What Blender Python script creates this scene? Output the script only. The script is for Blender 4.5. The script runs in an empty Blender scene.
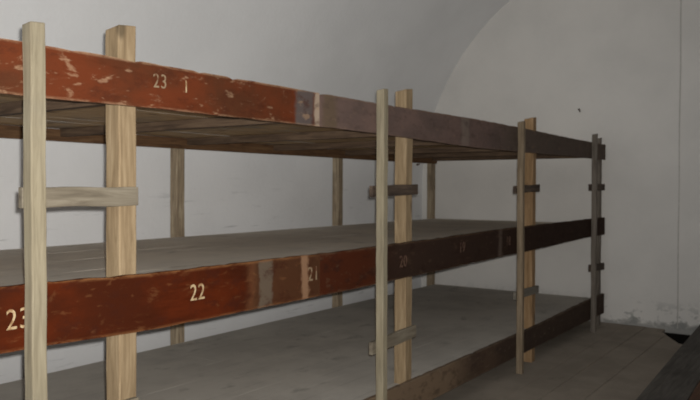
import bpy, bmesh, math, random
from mathutils import Vector, Matrix, noise
C = bpy.data.collections.new('barrack'); bpy.context.scene.collection.children.link(C)
scene = bpy.context.scene
random.seed(7)
R = math.radians

# ------------------------------------------------------------------ materials
class NT:
    def __init__(s, name):
        s.m = bpy.data.materials.new(name); s.m.use_nodes = True
        s.t = s.m.node_tree; s.n = s.t.nodes; s.l = s.t.links
        s.b = s.n['Principled BSDF']
        s.tc = s.n.new('ShaderNodeTexCoord')
    def mapping(s, scale=(1,1,1), loc=(0,0,0), rot=(0,0,0)):
        m = s.n.new('ShaderNodeMapping'); m.inputs['Scale'].default_value = scale
        m.inputs['Location'].default_value = loc; m.inputs['Rotation'].default_value = rot
        s.l.new(s.tc.outputs['Object'], m.inputs['Vector']); return m.outputs[0]
    def noise(s, scale, vec, detail=5, rough=.6, dist=0):
        t = s.n.new('ShaderNodeTexNoise'); t.inputs['Scale'].default_value = scale
        t.inputs['Detail'].default_value = detail; t.inputs['Roughness'].default_value = rough
        t.inputs['Distortion'].default_value = dist
        s.l.new(vec, t.inputs['Vector']); return t.outputs['Fac']
    def ramp(s, fac, stops, interp='LINEAR'):
        r = s.n.new('ShaderNodeValToRGB'); r.color_ramp.interpolation = interp
        e = r.color_ramp.elements
        while len(e) > 1: e.remove(e[-1])
        for i, (p, c) in enumerate(stops):
            if not isinstance(c, (tuple, list)): c = (c, c, c)
            x = e[0] if i == 0 else e.new(p)
            x.position = p; x.color = (*c, 1)
        s.l.new(fac, r.inputs[0]); return r.outputs[0]
    def mix(s, fac, a, b, mode='MIX'):
        m = s.n.new('ShaderNodeMix'); m.data_type = 'RGBA'; m.blend_type = mode
        for v, k in ((fac, 0), (a, 6), (b, 7)):
            if hasattr(v, 'links') or hasattr(v, 'is_linked'): s.l.new(v, m.inputs[k])
            elif k == 0: m.inputs[0].default_value = v
            else: m.inputs[k].default_value = (*v, 1)
        return m.outputs[2]
    def math(s, op, a, b=0.0, c=0.0):
        m = s.n.new('ShaderNodeMath'); m.operation = op
        for i, v in enumerate((a, b, c)):
            if hasattr(v, 'is_linked'): s.l.new(v, m.inputs[i])
            else: m.inputs[i].default_value = v
        return m.outputs[0]
    def maprange(s, v, a, b, c=0., d=1., smooth=True):
        m = s.n.new('ShaderNodeMapRange'); m.interpolation_type = 'SMOOTHSTEP' if smooth else 'LINEAR'
        s.l.new(v, m.inputs[0])
        for i, x in enumerate((a, b, c, d)): m.inputs[i+1].default_value = x
        return m.outputs[0]
    def sep(s):
        x = s.n.new('ShaderNodeSeparateXYZ'); s.l.new(s.tc.outputs['Object'], x.inputs[0]); return x.outputs
    def out(s, col, rough=.85, bump=None, bs=.3, bd=.004, spec=.2):
        s.l.new(col, s.b.inputs['Base Color'])
        s.b.inputs['Roughness'].default_value = rough
        s.b.inputs['Specular IOR Level'].default_value = spec
        if bump is not None:
            b = s.n.new('ShaderNodeBump'); b.inputs['Strength'].default_value = bs; b.inputs['Distance'].default_value = bd
            s.l.new(bump, b.inputs['Height']); s.l.new(b.outputs[0], s.b.inputs['Normal'])
        return s.m

def wood(name, dark, mid, light, axis='Z', stain=(.12,.09,.06), stain_amt=.35, knots=True, seed=0.):
    t = NT(name)
    st = {'X': (2, 26, 26), 'Y': (26, 2, 26), 'Z': (26, 26, 2)}[axis]
    v = t.mapping(st, (seed, seed*1.7, seed*.3))
    g = t.noise(1.6, v, 6, .65, .6)
    c = t.ramp(g, [(.3, dark), (.5, mid), (.72, light)])
    big = t.noise(2.6, t.mapping((1,1,1), (seed*3, 0, seed)), 4, .6)
    c = t.mix(t.maprange(big, .48, .75, 0, stain_amt), c, stain)
    if knots:
        sk = {'X': (.45,1,1), 'Y': (1,.45,1), 'Z': (1,1,.45)}[axis]
        vo = t.n.new('ShaderNodeTexVoronoi'); vo.inputs['Scale'].default_value = 7
        t.l.new(t.mapping(sk, (seed, 1.3, .4)), vo.inputs['Vector'])
        k = t.maprange(vo.outputs['Distance'], .08, .2, .8, 0)
        c = t.mix(k, c, tuple(x*.35 for x in mid))
    return t.out(c, .8, g, .35, .003)

def whitewash(name, base, tint, dirt_h=0.0, wallmarks=False):
    t = NT(name)
    n1 = t.noise(.9, t.mapping(), 5, .6); n2 = t.noise(9, t.mapping(), 6, .7)
    c = t.mix(t.maprange(n1, .35, .7), base, tint)
    c = t.mix(t.maprange(n2, .62, .8, 0, .25), c, tuple(x*.72 for x in base))
    z = t.sep()[2]
    if wallmarks:   # horizontal scuffs behind the bunks
        v = t.mapping((1, 1.3, 16)); s = t.noise(1.5, v, 5, .65)
        m = t.math('MULTIPLY', t.maprange(s, .6, .7), t.maprange(z, 1.9, 1.2, 0, .55))
        c = t.mix(m, c, tuple(x*.5 for x in base))
    if dirt_h:
        n3 = t.noise(7, t.mapping((1,1,1.4)), 6, .7)
        lim = t.math('ADD', t.math('MULTIPLY', n3, -dirt_h*1.9), z)
        m = t.maprange(lim, -dirt_h*.85, -dirt_h*.45, .62, 0)
        c = t.mix(m, c, (.15,.15,.14))
        m2 = t.math('MULTIPLY', t.maprange(n3, .52, .6, 0, .5), t.maprange(z, dirt_h*.6, dirt_h*1.8, 1, 0))
        c = t.mix(m2, c, (.25,.26,.25))
    n4 = t.noise(22, t.mapping(), 4, .6)
    return t.out(c, .95, n4, .25, .01, .1)

LY = 4.2            # object origin of the bunk frame along the vault
def painted(name, red, red2, wood_c, y_bare=None, seed=0., scratch=.35, extra=()):
    """old red-brown paint on a board, worn to the wood along edges and in scratches"""
    t = NT(name)
    v = t.mapping((20, 2.2, 14), (seed, seed, seed)); g = t.noise(1.3, v, 7, .7, .4)
    cloud = t.noise(2.4, t.mapping((1, 1, 1.6), (seed, 0, 0)), 4, .6)
    c = t.mix(t.maprange(cloud, .38, .66), red, red2)
    c = t.mix(t.maprange(g, .3, .5, .45, 0), c, tuple(x*.4 for x in red))
    y = t.sep()[1]
    wn = t.noise(6, t.mapping((1,1,1.2)), 5, .7)
    wn2 = t.noise(28, t.mapping((1,1,.8)), 4, .7)
    yy = t.math('ADD', t.math('ADD', y, t.math('MULTIPLY', wn2, .05)), t.math('MULTIPLY', wn, .07))
    for (a, b, col, soft, amt) in extra:            # bare or stained bands, positions along the board
        a += .060 - LY; b += .060 - LY
        m = t.math('MULTIPLY', t.maprange(yy, a-soft, a+soft), t.maprange(yy, b-soft, b+soft, amt, 0))
        c = t.mix(m, c, col)
    fine = t.noise(3.2, t.mapping((8, 2.4, 9), (0, seed*2, 0)), 8, .8, .8)
    c = t.mix(t.maprange(fine, .60, .70, 0, scratch), c, wood_c)
    blot = t.noise(13, t.mapping((1, .6, 1.3), (0, seed, 0)), 6, .7, .5)
    c = t.mix(t.maprange(blot, .58, .68, 0, scratch*1.2), c, wood_c)
    mot = t.noise(17, t.mapping((1, .5, 1), (seed, 2, 0)), 5, .7)
    c = t.mix(t.maprange(mot, .50, .68, 0, .55), c, tuple(x*.45+.004 for x in red))
    # worn arrises: attribute "edge" is 1 along the long edges
    at = t.n.new('ShaderNodeAttribute'); at.attribute_name = 'edge'
    c = t.mix(t.maprange(t.noise(30, t.mapping((1,.35,1),(seed,0,3)), 3, .6), .62, .72, 0, scratch*1.2), c, wood_c)
    e = t.math('MULTIPLY', at.outputs['Fac'], t.maprange(fine, .40, .56))
    c = t.mix(e, c, wood_c)
    return t.out(c, .8, g, .3, .003, .05)

M = {}
M['wall'] = whitewash('whitewash_side', (.86,.86,.865), (.80,.80,.805), 0, True)
M['end'] = whitewash('whitewash_end', (.76,.735,.70), (.69,.67,.64), .22)
M['vault'] = whitewash('whitewash_vault', (.76,.76,.765), (.68,.68,.69))
M['pale'] = wood('pale_rail_wood', (.17,.142,.095), (.24,.205,.14), (.31,.27,.19), seed=1., stain=(.19,.175,.14), knots=False)
M['post'] = wood('post_wood', (.165,.115,.065), (.25,.18,.105), (.35,.265,.165), seed=4.2, stain=(.19,.125,.07))
M['postb'] = wood('brown_post_wood', (.17,.105,.05), (.28,.175,.09), (.38,.26,.15), seed=8.2, stain=(.12,.07,.035))
M['railb'] = wood('brown_rail_wood', (.12,.09,.06), (.20,.152,.10), (.28,.22,.155), seed=6.1, stain=(.10,.075,.05), knots=False)
M['railfar'] = wood('grey_brown_rail_wood', (.10,.085,.068), (.17,.145,.12), (.24,.21,.175), seed=6.6, stain=(.07,.06,.05), knots=False)
M['greyd'] = wood('grey_rung_wood', (.10,.09,.075), (.16,.145,.12), (.22,.20,.17), 'Y', seed=3.4, stain=(.07,.06,.05), knots=False)
M['back'] = wood('back_post_wood', (.17,.13,.09), (.32,.25,.17), (.50,.42,.30), seed=2.2, stain=(.08,.06,.045), stain_amt=.6)
M['grey'] = wood('weathered_rung_wood', (.10,.082,.06), (.16,.135,.10), (.235,.205,.155), 'Y', seed=3., stain=(.10,.085,.07), knots=False)
M['darkrung'] = wood('dark_rung_wood', (.035,.025,.02), (.07,.05,.038), (.14,.10,.07), 'Y', seed=3., stain=(.02,.015,.012), knots=False)
M['under'] = wood('deck_underside_wood', (.30,.19,.10), (.46,.31,.17), (.60,.43,.25), 'Y', seed=5., stain=(.22,.20,.175), stain_amt=.7)
M['beam'] = wood('bearer_wood', (.05,.033,.022), (.10,.065,.042), (.16,.11,.07), 'X', seed=5.5, stain=(.03,.022,.018), knots=False)
M['backbeam'] = wood('back_board_wood', (.07,.037,.02), (.13,.07,.035), (.19,.11,.055), 'Y', seed=5.5, stain=(.05,.03,.02), knots=False)
M['plank'] = wood('opposite_deck_wood', (.045,.04,.035), (.075,.067,.058), (.11,.10,.087), 'Y', seed=9.5, stain=(.03,.025,.022), stain_amt=.6, knots=False)
M['redplank'] = wood('red_brown_wood', (.05,.025,.015), (.09,.045,.025), (.13,.07,.04), 'Y', seed=9.5, stain=(.03,.02,.02), knots=False)

def dusty(name, a, b, w, seed, grime=.5, joint=0):
    t = NT(name)
    st = t.noise(1.4, t.mapping((9, .8, 1), (seed, 0, 0)), 6, .65, .5)
    cl = t.noise(1.8, t.mapping((1,1,1), (seed*2, 1, 0)), 6, .65)
    c = t.mix(t.maprange(cl, .35, .65), a, b)
    c = t.mix(t.maprange(st, .55, .75, 0, .45), c, w)
    sm = t.noise(4.5, t.mapping((1.5, .8, 1), (seed, 4, 0)), 4, .55)
    c = t.mix(t.maprange(sm, .60, .72, 0, grime), c, tuple(x*.45 for x in a))
    if joint:      # hairline joints between the planks, half filled with dust
        fr = t.math('FRACT', t.math('DIVIDE', t.math('ADD', t.sep()[0], 10-1.108), joint))
        ln = t.math('MULTIPLY', t.maprange(t.math('ABSOLUTE', t.math('SUBTRACT', fr, .5)), .485, .497, 0, .55), t.maprange(cl, .3, .6))
        c = t.mix(ln, c, tuple(x*.4 for x in a))
    return t.out(c, .95, st, .3, .004, .1)
M['deck'] = dusty('dusty_deck', (.58,.55,.50), (.48,.455,.415), (.62,.575,.51), 2., .5, .2416)
M['deckmid'] = dusty('pale_dusty_deck', (.76,.70,.61), (.66,.61,.54), (.80,.73,.63), 3., .45, .2416)
M['floor'] = dusty('dusty_floorboards', (.33,.285,.235), (.265,.23,.19), (.38,.325,.255), 5., .35)
M['pit'] = dusty('shaded_earth', (.008,.007,.006), (.012,.01,.009), (.01,.009,.008), 5.)  # near black: the shade inside the floor hole is put into the colour

RED, RED2, BARE = (.076,.0135,.0035), (.046,.010,.0035), (.22,.10,.04)
M['top_near'] = painted('red_paint_top', (.118,.029,.011), (.075,.026,.012), (.36,.23,.14), seed=1., scratch=.38,
    extra=[(2.915,3.065,(.10,.085,.08),.02,.9), (3.075,3.15,(.42,.34,.26),.012,.8)])
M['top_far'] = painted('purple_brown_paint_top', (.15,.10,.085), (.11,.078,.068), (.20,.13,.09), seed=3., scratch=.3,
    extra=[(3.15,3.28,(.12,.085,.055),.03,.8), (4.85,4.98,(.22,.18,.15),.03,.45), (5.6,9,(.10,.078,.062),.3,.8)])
M['mid_near'] = painted('red_paint_middle', RED, RED2, BARE, seed=2., scratch=.18,
    extra=[(2.56,3.2,(.065,.032,.016),.05,.75), (2.565,2.60,(.18,.07,.03),.03,.35), (2.635,2.735,(.12,.095,.07),.012,.75), (2.965,3.02,(.34,.20,.12),.012,.6)])
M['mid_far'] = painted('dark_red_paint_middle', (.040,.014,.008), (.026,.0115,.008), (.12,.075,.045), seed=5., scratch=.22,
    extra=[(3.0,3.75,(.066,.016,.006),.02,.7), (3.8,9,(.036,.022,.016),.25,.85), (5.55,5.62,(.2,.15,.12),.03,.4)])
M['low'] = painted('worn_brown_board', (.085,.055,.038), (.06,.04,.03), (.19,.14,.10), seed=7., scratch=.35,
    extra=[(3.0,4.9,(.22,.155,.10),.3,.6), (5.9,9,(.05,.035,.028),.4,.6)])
def flat(name, c1, c2, rough=.7, metal=0, spec=.3):
    t = NT(name); n = t.noise(40, t.mapping(), 5, .7)
    t.b.inputs['Metallic'].default_value = metal
    return t.out(t.mix(t.maprange(n, .45, .62), c1, c2), rough, None, spec=spec)
M['digit'] = flat('cream_stencil_paint', (.45,.34,.20), (.26,.15,.07))
M['digit_faded'] = flat('faded_stencil_paint', (.25,.18,.11), (.11,.045,.022))
M['digit_ghost'] = flat('ghost_stencil_paint', (.13,.075,.05), (.055,.022,.015))
M['iron'] = flat('rusty_iron', (.045,.03,.022), (.10,.045,.02), .7, .4)
M['cable'] = flat('painted_cable', (.50,.48,.45), (.58,.56,.53), .6)

# ------------------------------------------------------------------ mesh helpers
def finish(name, bm, mat, parent=None, origin=(0,0,0), bevel=0):
    bmesh.ops.recalc_face_normals(bm, faces=bm.faces)
    me = bpy.data.meshes.new(name); bm.to_mesh(me); bm.free()
    me.transform(Matrix.Translation(-Vector(origin)))
    me.materials.append(mat)
    o = bpy.data.objects.new(name, me); C.objects.link(o)
    if parent is not None: o.parent = parent
    o.location = Vector(origin) - (Vector(parent['_w']) if parent is not None else Vector((0,0,0)))
    o['_w'] = list(origin)
    if bevel:
        b = o.modifiers.new('bevel', 'BEVEL'); b.width = bevel; b.segments = 2; b.limit_method = 'ANGLE'; b.angle_limit = R(40)
    return o
def grid_box(bm, fn, nu, nv=1, nw=1):
    """box-like solid: fn(u,v,w) in 0..1 -> point; subdivided along u"""
    def face(fix, val, a, b, na, nb):
        g = []
        for i in range(na+1):
            row = []
            for j in range(nb+1):
                p = [0,0,0]; p[fix] = val; p[a] = i/na; p[b] = j/nb
                key = tuple(round(x, 5) for x in p)
                if key not in vs: vs[key] = bm.verts.new(fn(*p))
                row.append(vs[key])
            g.append(row)
        for i in range(na):
            for j in range(nb):
                bm.faces.new((g[i][j], g[i+1][j], g[i+1][j+1], g[i][j+1]))
    vs = {}
    for val in (0, 1):
        face(0, val, 1, 2, nv, nw); face(1, val, 0, 2, nu, nw); face(2, val, 0, 1, nu, nv)
def interp(pts, y):
    if y <= pts[0][0]: return pts[0][1]
    for (a, va), (b, vb) in zip(pts, pts[1:]):
        if y <= b:
            k = (y-a)/(b-a); k = k*k*(3-2*k) if len(pts) > 2 else k
            return va+(vb-va)*k
    return pts[-1][1]
def nz(p, s, a, seed=0): 
    return noise.noise_vector(Vector(p)*s + Vector((seed, seed*.7, -seed)))*a

# ------------------------------------------------------------------ setting
YE = 8.80; ZS = 1.61; NC = -1.97; RV = 2.90; Y0 = -2.6
def struct(name, bm, mat):
    o = finish(name, bm, mat); o['kind'] = 'structure'; return o
# end wall as a solid slab, slightly uneven
bm = bmesh.new()
grid_box(bm, lambda u, v, w: Vector((-5.4+u*6.9, YE + v*.4, -.3+w*5.2)) + (nz((u*7, 0, w*5), .9, .015, 3) if v == 0 else Vector((0,0,0))), 60, 1, 50)
struct('wall_end', bm, M['end'])
# side walls
for nm, xs, sgn in (('wall_left', NC-RV, -1), ('wall_right', NC+RV, 1)):
    bm = bmesh.new()
    grid_box(bm, lambda u, v, w: Vector((xs + sgn*v*.4, Y0+u*(YE+.0-Y0), -.3+w*(ZS+.3))) + (Vector((nz((0, u*11, w*2), .8, .018, 5).x, 0, 0)) if (v == 0 and 0 < w < 1) else Vector((0,0,0))), 60, 1, 12)
    struct(nm, bm, M['wall'])
# vaulted ceiling
bm = bmesh.new()
def vault(u, v, w):
    a = math.pi*w; r = RV + v*.4
    return Vector((NC - math.cos(a)*r, Y0+u*(YE+.05-Y0), ZS + math.sin(a)*r)) + (nz((a*3, u*11, 0), .7, .02, 8)*(1 if 0 < w < 1 else 0) if v == 0 and 0 < u < 1 else Vector((0,0,0)))
grid_box(bm, vault, 50, 1, 48)
for f in bm.faces: f.smooth = True
struct('ceiling', bm, M['wall']).data.set_sharp_from_angle(angle=R(30))
# near wall of the vault, behind the photographer, with an added opening, made wide for the fill light
bm = bmesh.new()
for (a, b, z0, z1) in ((-5.4, -3.9, -.3, 4.9), (-.1, 1.4, -.3, 4.9), (-3.9, -.1, 2.9, 4.9)):
    grid_box(bm, lambda u, v, w: Vector((a+u*(b-a), Y0-.4+v*.4, z0+w*(z1-z0))), 1)
struct('wall_near', bm, M['vault'])
# floor: ground base with the hole's shade in its colour, and floorboards laid along the vault
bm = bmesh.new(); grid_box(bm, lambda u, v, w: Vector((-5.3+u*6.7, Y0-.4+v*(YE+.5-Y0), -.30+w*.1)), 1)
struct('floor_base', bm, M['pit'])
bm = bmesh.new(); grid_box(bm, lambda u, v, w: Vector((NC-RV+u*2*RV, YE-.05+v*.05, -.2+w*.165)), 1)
struct('hole_shade_1', bm, M['pit'])  # added black slab, painted shade hiding the lit wall foot in the hole
bm = bmesh.new(); x = NC-RV-.02; k = 0
while x < NC+RV:
    wd = .27 + .05*math.sin(k*2.3)
    x1 = min(x+wd, NC+RV+.02)
    if x < -1.44 < x1 : pass
    ends = [YE, YE]
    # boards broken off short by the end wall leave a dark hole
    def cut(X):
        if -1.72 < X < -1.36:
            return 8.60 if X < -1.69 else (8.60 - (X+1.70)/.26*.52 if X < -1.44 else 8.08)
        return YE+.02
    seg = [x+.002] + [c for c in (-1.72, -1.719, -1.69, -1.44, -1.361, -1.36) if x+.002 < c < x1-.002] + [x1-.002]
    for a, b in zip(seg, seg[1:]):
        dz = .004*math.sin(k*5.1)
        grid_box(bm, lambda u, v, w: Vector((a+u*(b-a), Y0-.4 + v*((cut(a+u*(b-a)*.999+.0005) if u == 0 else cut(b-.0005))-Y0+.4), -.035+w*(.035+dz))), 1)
    x = x1; k += 1
struct('floor', bm, M['floor'])

# ------------------------------------------------------------------ the bunk rack
def root(name, loc, label, cat, group=None):
    o = bpy.data.objects.new(name, None); C.objects.link(o); o.location = loc; o['_w'] = list(loc)
    o.empty_display_size = .2; o['label'] = label; o['category'] = cat
    if group: o['group'] = group
    return o
ORG = (-3.5, LY, 0)
bunk = root('bunk_bed', ORG, 'long three-tier wooden bunk rack with red-brown numbered boards along the left wall', 'bunk bed')

def post(name, x0, x1, y0, y1, ztop, mat, parent, zbot=0.0, lean=(0,0), seed=0, top_tilt=.01):
    bm = bmesh.new()
    def fn(u, v, w):
        z = zbot + u*(ztop-zbot)
        p = Vector((x0+v*(x1-x0)+lean[0]*(u-1), y0+w*(y1-y0)+lean[1]*(u-1), z))
        if 0 < u < 1: 
            d = nz((0, 0, z), 2.2, .004, seed); p.x += d.x; p.y += d.y
            d = nz(tuple(p), 9, .0022, seed); p += Vector((d.x, d.y, 0))
        if u == 1: p.z += top_tilt*(v-.5) + top_tilt*.8*(w-.5)
        return p
    grid_box(bm, fn, 36, 1, 1)
    return finish(name, bm, mat, parent, ORG, .005)
XF = -2.36
FP = [(1.84, 1.925, M['post']), (4.095, 4.18, M['post']), (6.385, 6.47, M['postb']), (8.53, 8.615, M['railfar'])]
allp = [(-.42, -.335, M['post'])] + FP
for i, (a, b, m) in enumerate(allp):
    post('front_post', -2.475, -2.388, a, b, ZS+[.62,.640,.640,.640,.575][i], m, bunk, seed=i*3.1+1, top_tilt=.012)
for i, (a, b, m) in enumerate(allp):
    post('back_post', -4.655, -4.572, a, b, ZS+.50, M['back'], bunk, seed=i*2.7+40)

# ladders: slim rail outside the boards + rungs in the plane of the boards, nailed on to the posts
LR = [(1.413, 1.470, .563, M['pale']), (3.682, 3.736, .590, M['pale']), (5.930, 5.978, .568, M['railb']), (8.105, 8.155, .595, M['railfar'])]
RU = [  # (y0,y1,top left h, top right h, height, material) per ladder
    [(1.392, 1.912, -.004, -.002, .074, 'grey'), (1.392, 1.912, -.86, -.855, .075, 'grey')],
    [(3.628, 4.206, .008, .020, .068, 'darkrung'), (3.63, 4.19, -.938, -.915, .078, 'grey')],
    [(5.89, 6.50, .014, .03, .065, 'darkrung'), (5.905, 6.49, -.90, -.905, .07, 'greyd')],
    [(8.06, 8.65, .04, .045, .075, 'darkrung'), (8.08, 8.66, -.855, -.88, .08, 'darkrung')]]
for i, (a, b, h, m) in enumerate(LR):
    rl = post('ladder_rail', -2.358, -2.305, a, b, ZS+h, m, bunk, seed=i*5.3+20, lean=(0, -.003), top_tilt=.006)
    for (y0, y1, hl, hr, hh, mt) in RU[i]:
        bm = bmesh.new()
        def fn(u, v, w):
            p = Vector((-2.386+v*.026, y0+.022+u*(y1-y0-.022), ZS+hl+u*(hr-hl)-hh+w*hh))
            if 0 < u < 1: p.z += nz((0, p.y*4, w*3), 1.4, .004, i).z
            return p
        grid_box(bm, fn, 16)
        r_ = finish('rung', bm, M[mt], rl, ORG, .003)
        if mt == 'darkrung': r_['label'] = 'dark brown rung'

# front boards
TT = [(-.4,.500),(1.3,.500),(2.1,.506),(3.4,.508),(5.36,.524),(8.1,.507),(8.66,.507)]
TB = [(-.4,.312),(1.3,.312),(2.1,.322),(3.4,.326),(5.2,.305),(8.1,.325),(8.66,.325)]
MT = [(-.4,-.338),(1.3,-.338),(2.1,-.357),(3.4,-.361),(4.,-.356),(5.9,-.341),(8.66,-.343)]
MB_ = [(-.4,-.569),(1.3,-.569),(2.1,-.592),(3.4,-.592),(4.,-.587),(5.9,-.570),(8.1,-.546),(8.66,-.548)]
LT = [(-.4,-1.275),(6.,-1.272),(8.2,-1.238),(8.66,-1.238)]
LB = [(-.4,-1.490),(6.,-1.466),(8.66,-1.470)]
def board(name, y0, y1, T, B, mat, seed, xo=XF, th=.026):
    bm = bmesh.new(); n = max(8, int((y1-y0)/.035))
    lay = bm.verts.layers.float.new('edge')
    rows = [0, .06, .2, .5, .8, .93, 1]
    def fn(u, v, w):
        y = y0+u*(y1-y0); t = interp(T, y); b = interp(B, y)
        ww = rows[round(w*6)]
        p = Vector((xo-th+v*th, y, ZS+b+(t-b)*ww))
        if w == 1: p.z += -abs(nz((0, y, 0), 5, .012, seed).z)*.7 - max(0, nz((0, y, 3), 14, .016, seed).z-.003)
        if w == 0: p.z += abs(nz((0, y, 5), 6, .006, seed).z)
        if 0 < w < 1 and v == 1: p.x += nz((0, y*1.3, ww*.3), 3, .0015, seed).x
        return p
    grid_box(bm, fn, n, 1, 6)
    bm.verts.ensure_lookup_table()
    for v in bm.verts:
        t = interp(T, v.co.y)+ZS; b = interp(B, v.co.y)+ZS
        k = (v.co.z-b)/(t-b)
        v[lay] = .75 if k > .96 else (.5 if k < .03 else 0)
    return finish(name, bm, mat, bunk, ORG)
top_n = board('front_board', -.42, 3.118, TT, TB, M['top_near'], 1)
top_f = board('front_board', 3.121, 8.66, TT, TB, M['top_far'], 2); top_f['label'] = 'dark purplish brown board'
mid_n = board('front_board', -.42, 3.125, MT, MB_, M['mid_near'], 3)
mid_f = board('front_board', 3.128, 8.66, MT, MB_, M['mid_far'], 4); mid_f['label'] = 'dark red-brown board'
low = board('front_board', -.42, 8.66, LT, LB, M['low'], 5); low['label'] = 'bare worn brown board'

# decks: planks laid lengthwise on cross bearers
def deck(h, seed, last):
    bm = bmesh.new(); rnd = random.Random(seed)
    x = -2.392; xe = -4.566; nb = 9; wd = (x-xe)/nb
    for k in range(nb):
        a = x-k*wd; b = x-(k+1)*wd+(.014 if (seed == 1 and k == 6) else 0)
        joints = [-.42, rnd.uniform(1.0, 3.6), 8.62] if k % 2 else [-.42, rnd.uniform(3.8, 6.8), 8.62]
        for y0, y1 in zip(joints, joints[1:]):
            dz = 0; dt = 0
            def fn(u, v, w):
                y = y0+.001+u*(y1-y0-.002); X = a+v*(b-a)
                return Vector((X, y, ZS+h-.024+w*.024+dz+dt*v+nz((X, y, 0), 1.5, .003, seed).z))
            # leave notches where the posts pass through
            grid_box(bm, fn, 10)
    d = finish('deck', bm, M['deckmid'] if seed == 2 else M['deck'], bunk, ORG)
    d.data.materials.append(M['under'])
    for p in d.data.polygons:
        if p.normal.z < -.5: p.material_index = 1
    return d
DK = {'top': .428, 'mid': -.418, 'low': -1.300}
for i, (k, h) in enumerate(DK.items()):
    d = deck(h, i+1, 0); d['label'] = {'top': 'topmost plank sleeping deck', 'mid': 'dusty middle sleeping deck', 'low': 'dusty lowest sleeping deck'}[k]
    ys = []
    for j, (a, b, m) in enumerate(allp):
        ys.append(b+.004)
        if j < 4: ys.append((allp[j+1][0]+b)/2)
    ys[-1] = allp[-1][0]-.049
    for y in ys:
        bm = bmesh.new()
        def fn(u, v, w):
            X = -2.394+u*(-4.566+2.394)
            return Vector((X, y+v*.045, ZS+h-.024-.057+w*.055))+ (nz((X, y, 0), 2, .002, y) if 0 < u < 1 else Vector((0,0,0)))
        grid_box(bm, fn, 8); finish('cross_bearer', bm, M['beam'], d, ORG, .003)
    # board along the back
    bm = bmesh.new()
    def fn(u, v, w):
        y = -.42+u*9.04
        return Vector((-4.571+v*.022, y, ZS+h-.115+w*.088+(nz((0, y, w), 1, .004, i).z)))
    grid_box(bm, fn, 24); finish('back_board', bm, M['backbeam'], bunk, ORG, .002)

# stencilled bunk numbers
def number(txt, y, z, size, mat, parent):
    cu = bpy.data.curves.new('number', 'FONT'); cu.body = txt; cu.size = size/.69; cu.align_x = 'CENTER'; cu.align_y = 'BOTTOM_BASELINE'
    cu.extrude = .0006; cu.space_character = 1.08; cu.offset = size*.0; cu.resolution_u = 6
    tmp = bpy.data.objects.new('tmp', cu); C.objects.link(tmp)
    bpy.context.view_layer.update()
    me = bpy.data.meshes.new_from_object(tmp.evaluated_get(bpy.context.evaluated_depsgraph_get()))
    bpy.data.objects.remove(tmp); bpy.data.curves.remove(cu)
    # text lies in XY; stand it up in the YZ plane facing +X
    m = Matrix(((0,0,1,XF+.0022),(.86,0,0,y),(0,1,0,ZS+z),(0,0,0,1)))
    me.transform(m); me.transform(Matrix.Translation(-Vector(ORG)))
    me.materials.clear(); me.materials.append(mat)
    o = bpy.data.objects.new('bunk_number', me); C.objects.link(o); o.parent = parent; o['_w'] = list(ORG)
    o['label'] = 'stencilled number ' + txt
number('23', 1.395, -.492, .070, M['digit'], mid_n)
number('22', 2.23, -.498, .070, M['digit'], mid_n)
number('21', 3.065, -.500, .075, M['digit_faded'], mid_n)
number('20', 4.012, -.512, .075, M['digit_ghost'], mid_f)
number('19', 4.87, -.480, .075, M['digit_ghost'], mid_f)
number('18', 5.75, -.485, .075, M['digit_ghost'], mid_f)
number('23', 2.022, .408, .058, M['digit_faded'], top_n)
number('I', 2.165, .405, .052, M['digit'], top_n)
C.objects[-1].name = 'paint_mark'; C.objects[-1]['label'] = 'pale upright stroke of paint'

# ------------------------------------------------------------------ low platform of the opposite row
P2 = root('sleeping_platform', (-.2, 4.2, 0), 'low dark plank platform in the bottom right corner across the aisle', 'platform')
def skew(y): return -1.045 - (y-4.5)*.033
def pl(name, xa, xb, mat, lab=None):
    bm = bmesh.new()
    def fn(u, v, w):
        y = 2.3+u*6.2
        return Vector((skew(y)+xa+v*(xb-xa), y, ZS-1.302+w*.03)) + (nz((xa, y, w), 1.3, .003, xa).z)*Vector((0,0,1))
    grid_box(bm, fn, 20); o = finish(name, bm, M[mat], P2, (-.2, 4.2, 0), .004)
    if lab: o['label'] = lab
pl('plank', 0, .262, 'plank'); pl('plank', .266, .50, 'redplank', 'reddish brown plank')
for a in (.504, .764, 1.024, 1.284): pl('plank', a, a+.256, 'plank')
for y in (2.4, 5.3, 8.3):
    bm = bmesh.new(); s = skew(y)
    grid_box(bm, lambda u, v, w: Vector((s+.02+u*1.5, y+v*.08, ZS-1.385+w*.083)), 6)
    finish('cross_bearer', bm, M['beam'], P2, (-.2, 4.2, 0), .003)
    for xx in (.03, 1.42):
        bm = bmesh.new(); grid_box(bm, lambda u, v, w: Vector((s+xx+u*.08, y+v*.08, w*(ZS-1.385))), 1)
        finish('leg', bm, M['beam'], P2, (-.2, 4.2, 0), .003)

# ------------------------------------------------------------------ small things on the walls
def tube(name, pts, r, mat, n=10):
    bm = bmesh.new(); rings = []
    for i, p in enumerate(pts):
        p = Vector(p); d = (Vector(pts[min(i+1, len(pts)-1)])-Vector(pts[max(i-1, 0)])).normalized()
        a = d.orthogonal().normalized(); b = d.cross(a)
        rr = r[i] if isinstance(r, (list, tuple)) else r
        rings.append([bm.verts.new(p+(a*math.cos(t)+b*math.sin(t))*rr) for t in [2*math.pi*k/n for k in range(n)]])
    for x, y in zip(rings, rings[1:]):
        for k in range(n): bm.faces.new((x[k], x[(k+1) % n], y[(k+1) % n], y[k]))
    bm.faces.new(rings[0]); bm.faces.new(rings[-1][::-1])
    return bm
def tagged(name, bm, mat, label, cat, origin=(0,0,0), group=None):
    o = finish(name, bm, mat, None, origin); o['label'] = label; o['category'] = cat
    if group: o['group'] = group
    return o
nx, nzv = -2.705, ZS+.942
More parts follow.
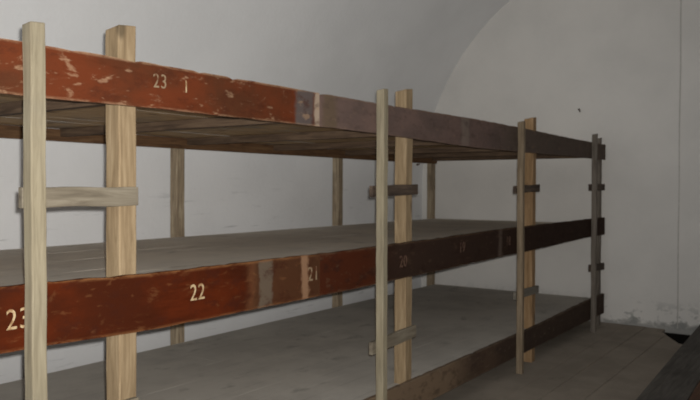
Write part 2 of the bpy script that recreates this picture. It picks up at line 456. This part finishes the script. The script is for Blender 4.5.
tagged('bent_nail', tube('n', [(nx-.012, YE+.03, nzv+.012), (nx-.008, YE-.03, nzv+.006), (nx, YE-.045, nzv), (nx+.012, YE-.05, nzv-.014), (nx+.016, YE-.048, nzv-.032)], [.009,.009,.009,.008,.005], None), M['iron'],
       'small dark bent nail in the white end wall above the far bunk end', 'nail', (nx, YE, nzv))
tagged('wall_nail', tube('n', [(-4.92, 8.62, ZS+.31), (-4.84, 8.62, ZS+.308), (-4.82, 8.62, ZS+.318)], [.012,.012,.008], None), M['iron'],
       'small dark nail in the left wall corner just under the top deck', 'nail', (-4.86, 8.62, ZS+.31))
tagged('wall_cable', tube('c', [(-1.586+.002*math.sin(k*.9), YE-.004, .02+k*(ZS+2.83)/24) for k in range(25)], .006, None, 8), M['cable'],
       'thin painted cable running straight up the white end wall at right', 'cable', (-1.586, YE, 0))

# ------------------------------------------------------------------ light: the camera's flash, and an added fill lamp behind it
f = bpy.data.lights.new('flash', 'SPOT'); f.energy = 665; f.spot_size = R(100); f.spot_blend = 1; f.shadow_soft_size = .012; f.color = (1, .972, .92)
fo = bpy.data.objects.new('flash', f); C.objects.link(fo)
yaw = R(34.684)
rt = Vector((math.cos(yaw), math.sin(yaw), 0)); fw = Vector((-math.sin(yaw), math.cos(yaw), 0))
fo.location = Vector((0,0,ZS)) + rt*.018 + Vector((0,0,.034)) + fw*.01
fo.rotation_euler = (R(90+3), 0, yaw+R(3))
a = bpy.data.lights.new('fill_light', 'AREA'); a.shape = 'RECTANGLE'; a.size = 3.8; a.size_y = 2.9; a.energy = 45; a.color = (.90, .95, 1)  # added fill lamp, raises the ambient light in the vault
ao = bpy.data.objects.new('fill_light', a); C.objects.link(ao)
ao.location = (-2.0, Y0-.45, 1.45); ao.rotation_euler = (R(90), 0, 0)
w = bpy.data.worlds.new('world'); scene.world = w; w.use_nodes = True
w.node_tree.nodes['Background'].inputs[0].default_value = (.6,.68,.8,1); w.node_tree.nodes['Background'].inputs[1].default_value = .3

cam = bpy.data.cameras.new('camera'); co = bpy.data.objects.new('camera', cam); C.objects.link(co)
cam.sensor_width = 36; cam.lens = 36*722.88/700; cam.clip_start = .02
co.matrix_world = Matrix.Translation((0,0,ZS)) @ Matrix.Rotation(yaw, 4, 'Z') @ Matrix.Rotation(R(90-1.0264), 4, 'X') @ Matrix.Rotation(R(.171), 4, 'Z')
scene.camera = co
# the snapshot is slightly out of focus
cam.dof.use_dof = True; cam.dof.focus_distance = 1.0; cam.dof.aperture_fstop = 15
for o in C.objects:
    if '_w' in o: del o['_w']
scene.view_settings.view_transform = 'Standard'; scene.view_settings.look = 'None'
scene.view_settings.gamma = 1; scene.view_settings.use_curve_mapping = False
scene.view_settings.exposure = 0
